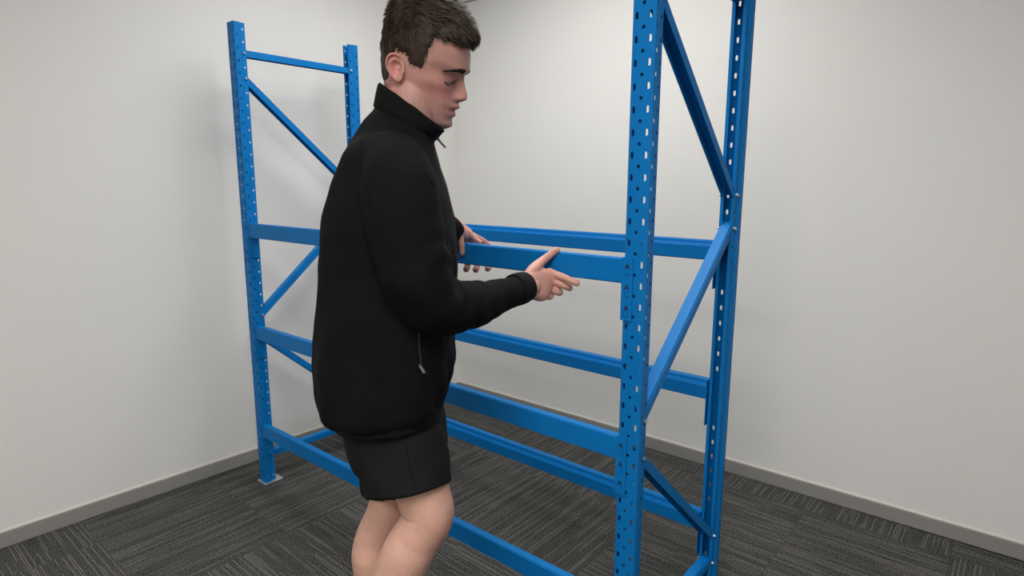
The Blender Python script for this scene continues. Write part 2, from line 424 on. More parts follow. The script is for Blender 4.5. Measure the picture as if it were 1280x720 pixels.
def section(back, front, hw, Z, n=48, ex=2.4, mid=0.0, tilt=0.0): # closed ring through a back and a front point
    b, f = P(*back, Z), P(*front, Z); c = (b+f)/2; ax = (f-b)/2; r = []
    for j in range(n):
        a = 2*math.pi*j/n; ca, sa = math.cos(a), math.sin(a)
        x = math.copysign(abs(ca)**(2/ex), ca); y = math.copysign(abs(sa)**(2/ex), sa)
        r.append(c+ax*(x+mid*(1-x*x))+LFT*(hw*y)-UPZ*(tilt*y))
    return r
def loft(bm, specs, Z, n=4, seg=48, ex=2.4, cap=True):
    cs = catmull([tuple(Vector((a, b, 0)) for a, b in ((s[0][0], s[0][1]), (s[1][0], s[1][1])))+(s[2],)+((s[3],) if len(s) > 3 else (Z,))+((s[4],) if len(s) > 4 else (0.,)) for s in specs], n)
    return skin_rings(bm, [section((q[0].x, q[0].y), (q[1].x, q[1].y), q[2], q[3], seg, ex, 0.0, q[4]) for q in cs], cap)
def remesh(bm, voxel, smooth_it=2, fac=.5):
    bmesh.ops.recalc_face_normals(bm, faces=bm.faces)
    me = D_.meshes.new('tmp'); bm.to_mesh(me); bm.free()
    o = D_.objects.new('tmp', me); C_.objects.link(o)
    m = o.modifiers.new('r', 'REMESH'); m.mode = 'VOXEL'; m.voxel_size = voxel
    if smooth_it:
        k = o.modifiers.new('s', 'SMOOTH'); k.factor = fac; k.iterations = smooth_it
    dg = bpy.context.evaluated_depsgraph_get(); dg.update()
    out = D_.meshes.new_from_object(o.evaluated_get(dg)); D_.objects.remove(o); D_.meshes.remove(me)
    smooth(out); return out
def gs(x, s): return math.exp(-(x/s)**2)
def sst(a, b, x):
    t = max(0., min(1., (x-a)/(b-a))); return t*t*(3-2*t)
def interp(tab, z):
    if z >= tab[0][0]: return tab[0][1]
    for (z0, v0), (z1, v1) in zip(tab, tab[1:]):
        if z >= z1:
            t = (z-z0)/(z1-z0); return v0+(v1-v0)*t
    return tab[-1][1]
def smooth_tab(tab):                                   # resample monotone tables through catmull
    return [tuple(q) for q in catmull([tuple(map(float, q)) for q in tab], 6)]

# --- head: built in its own frame (x to the nose, y to his left, z to the crown), bowed and tipped a little to his right
HZ = 1.43
HC = P(531.3, 76, HZ); PH = math.radians(18.2); YW = math.radians(-6.8); RO = math.radians(17.5)
hx = (RT*math.cos(YW)+FW*math.sin(YW)).normalized()
hy = (FW*math.cos(YW)-RT*math.sin(YW)).normalized(); hz = hx.cross(hy).normalized()
HX = hx*math.cos(PH)-hz*math.sin(PH); HZ0 = hx*math.sin(PH)+hz*math.cos(PH)
HY = hy*math.cos(RO)+HZ0*math.sin(RO); HZv = -hy*math.sin(RO)+HZ0*math.cos(RO)
HM = Matrix(((HX.x, HY.x, HZv.x, HC.x), (HX.y, HY.y, HZv.y, HC.y), (HX.z, HY.z, HZv.z, HC.z), (0, 0, 0, 1)))
HMI = HM.inverted()
XF = smooth_tab([(.128, .0), (.122, .030), (.112, .052), (.10, .066), (.085, .079), (.062, .092), (.04, .100), (.02, .1045), (.008, .1055), (-.006, .0985), (-.02, .0935), (-.035, .0915), (-.052, .0915), (-.067, .0935), (-.078, .0955), (-.091, .0945), (-.100, .0945), (-.112, .0935), (-.124, .0945), (-.133, .0885), (-.140, .078), (-.146, .060), (-.150, .040)])
XB = smooth_tab([(.128, -.025), (.120, -.052), (.10, -.078), (.06, -.096), (.02, -.1005), (-.02, -.098), (-.06, -.086), (-.09, -.055), (-.11, -.020), (-.13, .015), (-.15, .030)])
HW = smooth_tab([(.128, .018), (.120, .040), (.10, .060), (.07, .074), (.04, .0785), (.01, .0765), (-.02, .0745), (-.05, .0715), (-.08, .066), (-.10, .060), (-.12, .050), (-.135, .038), (-.15, .018)])
NX = smooth_tab([(.03, 0), (.008, .001), (-.006, .0035), (-.014, .0065), (-.03, .0165), (-.044, .0245), (-.052, .0275), (-.059, .0255), (-.065, .0165), (-.071, .007), (-.078, .003), (-.085, 0)])
NS = smooth_tab([(.03, .008), (-.006, .0068), (-.03, .0085), (-.044, .0105), (-.056, .0125), (-.066, .0120), (-.085, .009)])
def face_dx(y, z):
    dx = interp(NX, z)*math.exp(-(abs(y)/interp(NS, z))**2.3)
    dx += .0085*gs(abs(y)-.0135, .0062)*gs(z+.0595, .0075)                       # nostril wings
    dx -= .0045*gs(abs(y)-.0075, .0035)*gs(z+.0695, .003)                         # nostrils
    dx += .0088*gs(z+.0810, .0070)*gs(y, .019)+.0010*gs(z+.0805, .006)*gs(abs(y)-.006, .004)   # upper lip
    dx += .0066*gs(z+.1000, .0065)*gs(y, .016)                                    # lower lip
    dx -= .0034*gs(z+.0908, .0020)*gs(y, .023)                                    # the line between
    dx -= .0022*gs(z+.072, .004)*gs(y, .003)                                      # philtrum
    dx -= .0030*gs(z+.1125, .006)*gs(y, .020)
    dx += .0040*gs(z+.126, .010)*gs(y, .018)                                      # chin
    dx -= .0085*gs(abs(y)-.031, .0150)*gs(z+.020, .0115)                          # eye sockets
    dx += .0070*gs(abs(y)-.032, .0120)*gs(z+.0215, .0075)                         # lids over the eyeballs
    dx -= .0030*gs(abs(y)-.034, .0135)*gs(z+.0310, .0018)                         # lash line
    dx -= .0032*gs(abs(y)-.032, .0150)*gs(z+.0135, .0022)                         # lid crease
    dx += .0048*gs(abs(y)-.030, .020)*gs(z-.001, .0065)                           # brow ridge
    dx += .0030*gs(abs(y)-.045, .014)*gs(z+.040, .012)                            # cheek
    dx -= .0018*gs(abs(y)-.030, .008)*gs(z+.078, .016)                            # nasolabial
    return dx
def head_pt(z, a):
    xf, xb, wv = interp(XF, z), interp(XB, z), interp(HW, z)
    xc = xb+(xf-xb)*.43; ca, sa = math.cos(a), math.sin(a)
    nf = 2.35 if ca > 0 else 2.1
    x = (xf-xc)*abs(ca)**(2/nf) if ca > 0 else -(xc-xb)*abs(ca)**(2/nf)
    y = math.copysign(wv*abs(sa)**(2/nf), sa); x += xc
    k = sst(.015, .06, x)
    y *= 1-.10*k*sst(.0, -.09, z)
    if x > 0: x += face_dx(y, z)*sst(.0, .035, x)
    y += math.copysign(.003*gs(x-.045, .022)*gs(z+.038, .014), sa)                # cheekbone
    y -= math.copysign(.004*gs(x-.055, .02)*gs(z+.012, .014), sa)                 # temple / outer eye hollow
    return Vector((x, y, z))
zs = []
z = .128
while z > -.150:
    zs.append(z); z -= .0018 if z < .03 else .004
zs.append(-.150)
NA = 220
def ang(j):                                            # denser columns over the face
    u = 2*j/NA; u = u if u <= 1 else u-2
    return math.pi*(math.copysign(abs(u)**1.25, u))
body = bmesh.new()
skin_rings(body, [[HM @ head_pt(z, ang(j)) for j in range(NA)] for z in zs])
def ear(bm, sgn):
    R = []; seg = 40
    base = Vector((-.031, sgn*.0745, -.029))
    tilt = math.radians(24)
    for side in (0, 1):
        us = [.04, .2, .36, .5, .62, .72, .80, .88, .95, 1.0] if side else [1.0, .85, .6]
        for u in us:
            ring = []
            for j in range(seg):
                a = 2*math.pi*j/seg
                ez = math.sin(a)*(.0325 if math.sin(a) > 0 else .031); ex_ = math.cos(a)*(.0195*(1-.24*max(0, -math.sin(a)))+.003*max(0, math.sin(a)))
                ex_ = ex_ if math.cos(a) < 0 else ex_*.92
                ex_, ez = ex_*u, ez*u
                X = ex_*math.cos(tilt)-ez*math.sin(tilt)*1.0; Zl = ex_*math.sin(tilt)+ez*math.cos(tilt)
                back = max(0, -X)/.02
                if side:
                    low = sst(-.014, -.024, ez)
                    h = (.0065*gs(u-.90, .085)-.0045*gs(u-.74, .06))*(1-low)-.0085*gs(u-.25, .28)*(1-low)*(1-.55*sst(.008, .016, ez))+.0040*gs(u-.58, .075)*(1-low)*sst(.012, .0, ex_)+.003*low
                    y = .010+.011*back*u+h
                    if ex_ > .010 and ez > -.012: y -= .0075*gs(u-.9, .2)*sst(.010, .015, ex_)
                else: y = -.004+.010*back*u
                ring.append(HM @ (base+Vector((X, sgn*y, Zl))))
            R.append(ring)
    R = R[::-1] if False else R
    # order: outer face centre -> rim -> back
    front = R[3:]; backr = R[:3]
    skin_rings(bm, front+backr)
ear(body, 1); ear(body, -1)

# --- neck and trunk
tube(body, [(HM @ Vector((-.035, 0, -.035)), .058, .060), (P(514, 128, 1.435), .058, .060), (P(507, 165, 1.44), .062, .064), (P(497, 205, 1.45), .12, .085), (P(488, 290, 1.45), .15, .10), (P(487, 400, 1.45), .14, .10), (P(492, 500, 1.45), .15, .11), (P(494, 540, 1.45), .10, .10)], seg=28, ref=FWD)
# --- legs: knee bent forward on the near one
def Wp(q, f=0, l=0, z=None):
    r = q+FWD*f+LFT*l
    if z is not None: r.z = z
    return r
kn = P(536, 645, 1.365)
ank = Wp(kn, -.215, .0, .085)
tube(body, [(P(497, 530, 1.40), .055, .055), (P(508, 575, 1.375), .055, .058), (P(524, 606, 1.365), .059, .062), (P(531, 624, 1.365), .060, .063), (kn, .056, .063), (P(519, 674, 1.365), .056, .060), (P(504, 703, 1.365), .057, .060), (kn.lerp(ank, .50)+FWD*-.014, .054, .056), (kn.lerp(ank, .72), .040, .042), (kn.lerp(ank, .92), .033, .036), (ank, .034, .040)], n=6, seg=28, ref=LFT)
tube(body, [(P(533, 633, 1.350), .03, .03), (P(545, 648, 1.355), .036, .036), (P(545, 662, 1.358), .03, .03)], n=4, seg=16, ref=LFT)       # kneecap
kl = P(489, 634, 1.50)
al = Wp(kl, -.035, .02, .085)
tube(body, [(P(492, 530, 1.50), .055, .055), (P(494, 585, 1.50), .058, .06), (kl, .056, .062), (P(472, 676, 1.50), .056, .062), (P(470, 705, 1.50), .056, .060), (kl.lerp(al, .58)+FWD*-.012, .046, .048), (kl.lerp(al, .8), .036, .039), (al, .034, .040)], n=6, seg=28, ref=LFT)
for a in (ank, al):
    tube(body, [(Wp(a, -.045, 0, .036), .030, .034), (Wp(a, .02, 0, .045), .034, .042), (Wp(a, .10, 0, .034), .042, .030), (Wp(a, .17, 0, .022), .038, .018)], n=4, seg=18, ref=UPZ)
# --- arms under the sleeves
SR, ER, WR = P(500, 228, 1.27), P(536, 372, 1.285), P(656, 358, 1.505)
SL, EL, WL_ = P(502, 228, 1.63), P(512, 335, 1.73), P(566, 281, 1.765)
tube(body, [(SR, .05, .05), (P(507, 290, 1.262), .044, .044), (P(523, 345, 1.268), .040, .040), (P(541, 376, 1.29), .036, .036), (P(575, 381, 1.35), .034, .034), (P(610, 373, 1.415), .030, .030), (P(640, 363, 1.475), .024, .027), (WR, .023, .029), (P(664, 357, 1.515), .024, .030)], seg=18, ref=UPZ)
tube(body, [(SL, .05, .05), (P(506, 290, 1.68), .042, .042), (P(512, 332, 1.72), .036, .036), (P(530, 323, 1.74), .033, .033), (P(552, 300, 1.758), .028, .028), (P(566, 286, 1.766), .021, .025), (P(573, 286, 1.772), .020, .025)], seg=18, ref=UPZ)
# --- right hand: the beam lies on the curled fingers, the thumb stands in front of it
def finger(pts, r0=.0092, r1=.0072):
    n = len(pts); tube(body, [(p, r0+(r1-r0)*i/(n-1), r0+(r1-r0)*i/(n-1)) for i, p in enumerate(pts)], n=5, seg=14, ref=UPZ)
def palm(rows):                                        # rows: list of (thumb-side point, little-finger-side point, thickness)
    R = []
    cs = catmull([(a, b, t) for a, b, t in rows], 5)
    for i, (a, b, t) in enumerate(cs):
        c = (a+b)/2; ax = (b-a)/2
        nxt = (cs[min(i+1, len(cs)-1)][0]+cs[min(i+1, len(cs)-1)][1])/2-(cs[max(i-1, 0)][0]+cs[max(i-1, 0)][1])/2
        nn = ax.cross(nxt).normalized(); r = []
        for j in range(24):
            q = 2*math.pi*j/24; ca, sa = math.cos(q), math.sin(q)
            r.append(c+ax*math.copysign(abs(ca)**.8, ca)+nn*(t*math.copysign(abs(sa)**.8, sa)))
        R.append(r)
    skin_rings(body, R)
palm([(P(655, 343, 1.500), P(657, 373, 1.500), .020), (P(664, 338, 1.515), P(664, 374, 1.515), .020), (P(676, 335, 1.540), P(675, 377, 1.53), .019), (P(687, 337, 1.553), P(682, 375, 1.548), .015), (P(694, 341, 1.556), P(685, 371, 1.556), .010)])
tube(body, [(P(660, 362, 1.505), .012, .016), (P(672, 367, 1.522), .015, .016), (P(681, 370, 1.545), .011, .012)], n=4, seg=16)     # heel of the hand
tube(body, [(P(659, 348, 1.51), .014, .016), (P(668, 336, 1.527), .016, .015), (P(676, 328, 1.55), .012, .012), (P(684, 321.5, 1.560), .0098, .0105), (P(691, 316, 1.562), .0090, .0098), (P(696.5, 312.5, 1.558), .0075, .0085)], n=5, seg=16)   # thumb
finger([P(686, 340, 1.552), P(694, 343, 1.551), P(704, 346.5, 1.544), P(712, 350, 1.538), P(718, 352.8, 1.534), P(721.5, 354.2, 1.534)], .0112, .0078)
finger([P(688, 350, 1.558), P(697, 353.5, 1.556), P(705, 357, 1.553), P(711, 359.5, 1.558), P(712.5, 360, 1.572)], .0108, .0080)
finger([P(685, 360, 1.556), P(692, 363, 1.558), P(698, 365.5, 1.562), P(700, 365.5, 1.576), P(699, 363, 1.592)], .0100, .0078)
finger([P(680, 367, 1.550), P(685, 370.5, 1.555), P(688, 371, 1.562), P(689, 369, 1.580)], .0095, .0072)
# --- left hand: laid over the far end of the grip, index on the top edge, fingertips under the beam
palm([(P(567, 286, 1.765), P(569, 279, 1.79), .018), (P(574, 291, 1.775), P(577, 283, 1.815), .018), (P(580, 296, 1.785), P(586, 289, 1.845), .016), (P(584, 299, 1.800), P(590, 294, 1.860), .011)])
finger([P(578, 288, 1.79), P(585, 290.5, 1.80), P(591, 295.5, 1.803), P(596, 300, 1.801), P(600.5, 303, 1.798)], .0100, .0070)
tube(body, [(P(574, 290, 1.772), .012, .012), (P(576, 300, 1.770), .0095, .0095), (P(577.5, 309, 1.772), .0085, .0085), (P(578, 317, 1.774), .0072, .0072)], n=4, seg=14)
for tx, ty, off in ((584, 337, 0), (596, 337.5, .010), (611, 336, .02)):
    finger([P(583, 291, 1.83), P(tx-3, 305, 1.862+off*.5), P(tx, 319, 1.872+off*.3), P(tx, 333, 1.868), P(tx-1.5, ty, 1.848)], .0108, .0092)
me_body = remesh(body, .0022, 1, .5)
# skin colour: lips, flush of cheeks, ears, knuckles and knees, faint beard; face and neck tone darkened, their shade put into the colour
ca_ = me_body.color_attributes.new('skin_tint', 'FLOAT_COLOR', 'POINT')
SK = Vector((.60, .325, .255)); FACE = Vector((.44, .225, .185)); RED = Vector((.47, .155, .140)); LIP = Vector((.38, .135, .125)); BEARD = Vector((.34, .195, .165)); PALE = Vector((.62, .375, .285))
HANDC = [P(680, 352, 1.54), P(582, 295, 1.8)]
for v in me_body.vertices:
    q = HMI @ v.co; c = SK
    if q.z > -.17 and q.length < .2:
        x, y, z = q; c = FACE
        if x > -.02:
            k = .55*gs(abs(y)-.045, .022)*gs(z+.048, .022)+.5*gs(y, .016)*gs(z+.052, .012)*(1 if x > .08 else 0)
            c = c.lerp(RED, min(1, k))
            b2 = .5*sst(-.062, -.085, z)*sst(-.02, .03, x)*(1-.7*gs(z+.075, .01)*0); c = c.lerp(BEARD, b2)
            if x > .07:
                lip = max(gs(z+.0840, .0045)*gs(y, .021)**.5, gs(z+.0985, .0050)*gs(y, .019)**.5)
                c = c.lerp(LIP, min(1, lip*1.1))
            c = c.lerp(RED*.8, .4*gs(abs(y)-.034, .016)*gs(z+.022, .012))
        if abs(y) > .068 and x < -.028 and z < .0: c = c.lerp(Vector((.60, .25, .225)), .8)
    else:
        if min((v.co-h).length for h in HANDC) < .12: c = SK.lerp(RED, .16)
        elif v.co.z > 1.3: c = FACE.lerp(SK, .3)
        elif v.co.z < .8:
            c = SK.lerp(PALE, .6).lerp(RED, .25*max(gs((v.co-P(550, 655, 1.35)).length, .05), 0))
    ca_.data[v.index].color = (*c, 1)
me_body.materials.append(M_skin)
foot = Wp((ank+al)/2, .04, 0, 0)
man = tag(empty('person', foot), 'young man with short brown hair, black jacket and black shorts, gripping the blue beam', 'person')
def kid(name, me, m=None, parent=man):
    o = obj(name, me, m, parent)
    off = Vector((0, 0, 0)); a = parent
    while a is not None: off += a.location; a = a.parent
    me2 = o.data
    me2.transform(Matrix.Translation(-off)); return o
kid('body', me_body)

def surf_x(y, z):                                     # face surface ahead of (y, z)
    lo = None
    for j in range(0, 70):
        q = head_pt(z, ang(j))
        if lo is not None and q.y >= abs(y): 
            t = (abs(y)-lo.y)/max(1e-6, q.y-lo.y); return lo.x+(q.x-lo.x)*t
        lo = q
    return lo.x
def strand(bm, root, tip, mid, w0):
    side = (tip-root).cross(mid-root)
    side = side.normalized() if side.length > 1e-9 else Vector((0, 0, 1))
    pts = []
    for t in (0, .4, .75, 1):
        p = root*(1-t)**2+mid*2*t*(1-t)+tip*t*t; pts.append(p)
    prev = None
    t0 = (tip-root).normalized(); s1 = side; s2 = t0.cross(s1).normalized()
    for p, k in zip(pts, (1, .95, .7, .08)):
        ring = [bm.verts.new(p+(s1*math.cos(a)+s2*math.sin(a))*w0*k) for a in (0, 2.09, 4.19)]
        if prev:
            for i in range(3): bm.faces.new((prev[i], prev[(i+1) % 3], ring[(i+1) % 3], ring[i]))
        prev = ring
# --- eyes: mostly lidded, looking down at the beam
EX = surf_x(.0315, -.0320)-.0118-.0012
for s in (-1, 1):
    bm = bmesh.new(); bmesh.ops.create_uvsphere(bm, u_segments=20, v_segments=12, radius=.0118, matrix=HM @ Matrix.Translation((EX, s*.0315, -.0262)))
    e = kid('eye', bm, M_eye); smooth(e.data)
    bm = bmesh.new()
    bmesh.ops.create_uvsphere(bm, u_segments=16, v_segments=8, radius=.0058, matrix=HM @ Matrix.Translation((EX+.0108, s*.0315, -.0296)) @ Matrix.Diagonal((.35, 1, 1, 1)))
    e2 = obj('iris', bm, M_iris, e); e2.data.transform(Matrix.Translation(-man.location)); smooth(e2.data)
for s in (-1, 1):
    bm = bmesh.new()
    for k in range(300):
        u = random.random(); y = .014+u*.041
        zc = -.001+.0045*math.sin(u*2.6)-.009*u*u
        hgt = .0056*(1-.55*u); z = zc+random.uniform(-hgt, hgt)
        x = surf_x(y, z)
        q = Vector((x+.0002, s*y, z)); dirv = Vector((-.25-.3*u, s*1, .45*(1-1.6*u)+random.uniform(-.15, .15))).normalized()
        L = random.uniform(.006, .009)
        tip = q+dirv*L; tip.x = max(tip.x, surf_x(abs(tip.y), tip.z)+.0004)
        strand(bm, HM @ q, HM @ tip, HM @ ((q+tip)/2+Vector((.0012, 0, 0))), .00055)
    kid('eyebrow', bm, M_brow)
    bm = bmesh.new()
    for k in range(70):
        u = k/69; t_ = .25+.75*u; y = .0155+.0325*t_; z = -.0195-.0125*math.sin(min(1, t_*1.25)*math.pi/2)+.0045*max(0, t_-.6)
        x = surf_x(y, z); q = Vector((x, s*y, z)); tip = q+Vector((.0042, s*(.0010+.003*u), -.0036))
        strand(bm, HM @ q, HM @ tip, HM @ ((q+tip)/2+Vector((.001, 0, -.001))), .0005)
    lp = [Vector((surf_x(yy, zq)+.0002, s*yy, zq)) for yy, zq in [(.0155+.0325*t, -.0195-.0125*math.sin(min(1,t*1.25)*math.pi/2)+.0045*max(0,t-.6)) for t in [i/6 for i in range(7)]]]
    tube(bm, [(HM @ q, .0005+.0009*math.sin(math.pi*(.15+.75*i/6)), .0005+.0009*math.sin(math.pi*(.15+.75*i/6))) for i, q in enumerate(lp)], n=3, seg=8)
    kid('eyelashes', bm, M_brow)

# --- hair
def hair_amount(q):                                    # thickness of the hair over a point of the scalp (0 = bare)
    x, y, z = q
    n1 = noise.noise(Vector((x*60, y*60, z*60)))*.004
    if x > .034: lim = .055+.004*gs(abs(y), .03)
    elif x > .020: lim = -.014+(x-.020)/.014*.066+(.012 if x > .028 else 0)*0
    elif x > -.006: lim = -.016
    elif x > -.046: lim = -.016+.026*sst(-.004, -.018, x)
    else: lim = .010-.083*sst(-.046, -.062, x)
    k = sst(lim-.003, lim+.009, z+n1*1.6)
    if k <= 0: return 0
    side = .0035+.006*sst(-.03, .05, z)+.012*sst(.05, .095, z)
    if x > .034: side = .006+.012*sst(.055, .085, z)
    return k*side
def flow(q):
    x, y, z = q
    k = sst(.03, .085, z)*sst(-.085, -.045, x)           # combed forward on top, down at the sides and the back
    dn = Vector((.35*sst(-.06, .02, x)-.1, 0, -1)); fw_ = Vector((1.0, y*3, -.05))
    return (dn*(1-k)+fw_*k).normalized()
bm = bmesh.new()
zz = [.128-.004*i for i in range(56)]
cap_rings = []
NC = 120
grid = []
for z in zz:
    row = []
    for j in range(NC):
        q = head_pt(z, 2*math.pi*j/NC)
        c = Vector((-.005, 0, .015)); nrm = (q-c); nrm.x *= .8; nrm.normalize()
        h = hair_amount(q)
        bump_ = noise.noise(Vector((q.x*38, q.y*75, q.z*38)))*.35+noise.noise(Vector((q.x*85, q.y*160, q.z*85)))*.25
        row.append((bm.verts.new(HM @ (q+nrm*(h*(.80+bump_*.5)-(.003 if h <= .0003 else 0)))), h))
    grid.append(row)
for a, b in zip(grid, grid[1:]):
    for j in range(NC):
        qd = (a[j], a[(j+1) % NC], b[(j+1) % NC], b[j])
        if max(v[1] for v in qd) > .0004: bm.faces.new([v[0] for v in qd])
tv = bm.verts.new(sum((v[0].co for v in grid[0]), Vector())/NC)
for j in range(NC): bm.faces.new((grid[0][j][0], grid[0][(j+1) % NC][0], tv))
bmesh.ops.delete(bm, geom=[v for v in bm.verts if not v.link_faces], context='VERTS')
for f in bm.faces: f.smooth = True
hair_root = kid('hair', bm, M_hair)
bm = bmesh.new(); cnt = 0; marks = []
while cnt < 9000:
    z = random.uniform(-.09, .128); a = random.uniform(-math.pi, math.pi)
    q = head_pt(z, a); h = hair_amount(q)
    if h < .0012: continue
    if z < .04 and random.random() < .35: continue
    cnt += 1
    c = Vector((-.005, 0, .015)); nrm = (q-c); nrm.x *= .8; nrm.normalize()
    fl_ = flow(q); cl = noise.noise_vector(Vector((q.x*55, q.y*55, q.z*55)))*.55
    top = sst(.045, .09, z)
    L = (.008+.019*top*sst(-.11, -.04, q.x))*random.uniform(.7, 1.3)
    fl_ = (fl_-nrm*fl_.dot(nrm)).normalized(); dirv = (fl_+cl+nrm*(.10+.30*top*sst(-.09, -.03, q.x))).normalized()
    root = q+nrm*(h*.55); mid = root+dirv*L*.55+nrm*L*.22; tip = root+dirv*L+nrm*(h*.25)+Vector((0, 0, -L*.12))
    n0 = len(bm.faces); strand(bm, HM @ root, HM @ tip, HM @ mid, random.uniform(.00045, .0009))
    if random.random() < .42*top+.08: marks.append((n0, len(bm.faces)))
# fringe: locks that hang forward over the brow, and a stray tuft at the crown
for k in range(420):
    y = random.uniform(-.058, .058); y0 = round(y/.012)*.012; y = y*.55+y0*.45
    x0 = .075-abs(y)*.35; root = Vector((x0+random.uniform(-.02, .006), y, .092+random.uniform(-.012, .006)))
    reach = .113-abs(y)*.62+random.uniform(-.006, .008); drop = .060+.010*math.sin(y0*160)+random.uniform(-.006, .006)
    tip = Vector((reach, y+random.uniform(-.006, .006), drop)); mid = Vector((reach+.008, y, .098+random.uniform(-.006, .006)))
    strand(bm, HM @ root, HM @ tip, HM @ mid, random.uniform(.0007, .0012))
for k in range(8):
    root = Vector((-.085, -.02+random.uniform(-.006, .006), .095)); tip = root+Vector((-.030+random.uniform(-.004, .004), -.004, .020+random.uniform(-.004, .004)))
    strand(bm, HM @ root, HM @ tip, HM @ ((root+tip)/2+Vector((0, 0, .006))), .0008)
bm.faces.ensure_lookup_table()
for a, b in marks:
    for f in bm.faces[a:b]: f.material_index = 1
kid('hair_locks', bm, M_hair).data.materials.append(M_hair2)

# --- jacket
jk = bmesh.new()
loft(jk, [((430, 519), (551, 510), .150), ((412, 508), (556, 494), .178), ((405, 488), (560, 478), .186), ((401, 450), (566, 455), .188), ((403, 410), (567, 410), .188), ((407, 365), (569, 360), .192), ((410, 320), (570, 315), .198), ((415, 272), (567, 272), .205), ((425, 230), (559, 236), .205), ((438, 195), (549, 205), .190), ((454, 163), (543, 183), .135), ((466, 140), (541, 170), .090), ((473, 126), (540, 160), .068)], 1.45, n=5, seg=64, ex=2.5)
tube(jk, [(P(488, 205, 1.34), .070, .075), (P(498, 232, 1.275), .080, .082), (P(507, 290, 1.262), .080, .082), (P(523, 345, 1.268), .076, .078), (P(541, 376, 1.29), .070, .072), (P(575, 383, 1.35), .058, .060), (P(610, 375, 1.415), .047, .049), (P(640, 364, 1.475), .040, .041), (P(650, 360, 1.495), .037, .038)], n=7, seg=32, ref=UPZ)
tube(jk, [(P(490, 205, 1.56), .070, .075), (P(500, 235, 1.63), .078, .078), (P(506, 290, 1.68), .074, .074), (P(512, 335, 1.72), .066, .066), (P(530, 325, 1.74), .055, .055), (P(552, 300, 1.758), .044, .044), (P(563, 286, 1.764), .037, .037)], n=6, seg=28, ref=UPZ)
me_j = remesh(jk, .0048, 6, .5)
def dist_line(p, a, b):
    ab = b-a; t = max(0, min(1, (p-a).dot(ab)/ab.length_squared)); return (p-(a+ab*t)).length, t
ELB = P(552, 352, 1.26)
SEAM = [P(458, 250, 1.22), P(472, 222, 1.24), P(492, 207, 1.25), P(520, 210, 1.25), P(545, 240, 1.24), P(556, 272, 1.22)]
moved = []
for v in me_j.vertices:
    p = v.co; n = v.normal; dsp = 0
    dsp += .0040*noise.noise(p*7)+.0028*noise.noise(Vector((p.x*9, p.y*9, p.z*22))+Vector((3, 1, 7)))
    # crease fan at the crook of the elbow and along the forearm
    d0, t0 = dist_line(p, P(530, 365, 1.28), P(645, 362, 1.485))
    if d0 < .12:
        dsp += .0030*noise.noise(Vector((t0*9, p.z*14, p.x*9)))*1.6*1+.0014*math.sin(t0*27+noise.noise(p*17)*4)*sst(.0, .15, t0)*sst(.12, .06, d0)
    d1 = (p-ELB).length
    dsp += .0042*math.sin(d1*120+noise.noise(p*10)*3)*gs(d1, .085)
    # blouson folds above the rib
    dz = p.z-(P(490, 515, 1.45).z)
    if 0 < dz < .16 and d0 > .1:
        a = math.atan2((p-P(490, 480, 1.45)).dot(LFT), (p-P(490, 480, 1.45)).dot(FWD))
        dsp += .0045*math.sin(a*11+dz*18+noise.noise(p*6)*3)*math.sin(min(1, dz/.16)*math.pi)
    # long folds down the back
    a2 = (p-P(440, 330, 1.45)).dot(LFT)
    dsp += .003*math.sin(a2*60+p.z*6+noise.noise(p*4)*3)*sst(.3, .0, (p-P(420, 350, 1.45)).dot(FWD))
    # raglan seam: a narrow furrow on the near side
    for a, b in zip(SEAM, SEAM[1:]):
        ds = dist_line(p, a+FW*.0, b+FW*.0)[0]
        if ds < .05:
            lx = (p-a).dot(UP); 
    moved.append(p+n*dsp)
for v, q in zip(me_j.vertices, moved): v.co = q
jacket = kid('jacket', me_j, M_jack)
def shell(name, rings, th, m, parent):
    bm = bmesh.new(); skin_rings(bm, rings, cap=False)
    bmesh.ops.recalc_face_normals(bm, faces=bm.faces)
    bmesh.ops.solidify(bm, geom=list(bm.faces), thickness=th)
    for f in bm.faces: f.smooth = True
    return kid(name, bm, m, parent)
# stand collar
cr = []
for t in [i/7 for i in range(8)]:
    r = section((470+5*t, 134-27*t), (541+12*t, 174-10*t), .073-.006*t+.004*math.sin(t*3.1), 1.44, 64, 2.2)
    cr.append([q+UPZ*(.003*noise.noise(q*25)) for q in r])
cc_ = sum(cr[-1], Vector())/64
for k_, (f_, u_) in enumerate(((.975, .003), (.93, .003), (.90, -.002), (.90, -.02))): cr.append([cc_+(q-cc_)*f_+UPZ*u_ for q in cr[7]])
shell('collar', cr, -.004, M_jack, jacket)
# rib band at the hem
hb = []
for t in [i/6 for i in range(7)]:
    r = section((416+9*t, 505+15*t), (557-4*t, 495+17*t), .176-.012*t, 1.45, 64, 2.4)
    hb.append([q+LFT*(.0015*math.sin(j*2.2))+UPZ*(-.004*math.sin(math.pi*j/32)) for j, q in enumerate(r)])
shell('hem_band', hb, .005, M_jack2, jacket)
# cuffs
def cuff(a, b, r0, r1, ref):
    t = (b-a).normalized(); s_ = t.cross(ref).normalized(); o_ = t.cross(s_); rr = []
    for k in range(5):
        f = k/4; rr.append([a.lerp(b, f)+(s_*math.cos(q)+o_*math.sin(q))*(r0+(r1-r0)*f+.002*math.sin(f*3.1)) for q in [2*math.pi*j/36 for j in range(36)]])
    return rr
shell('cuff', cuff(P(643, 363, 1.478), P(657.5, 358, 1.508), .0395, .0365, UPZ), .004, M_jack2, jacket)
shell('cuff', cuff(P(560, 289, 1.758), P(570, 280, 1.772), .038, .033, UPZ), .004, M_jack2, jacket)
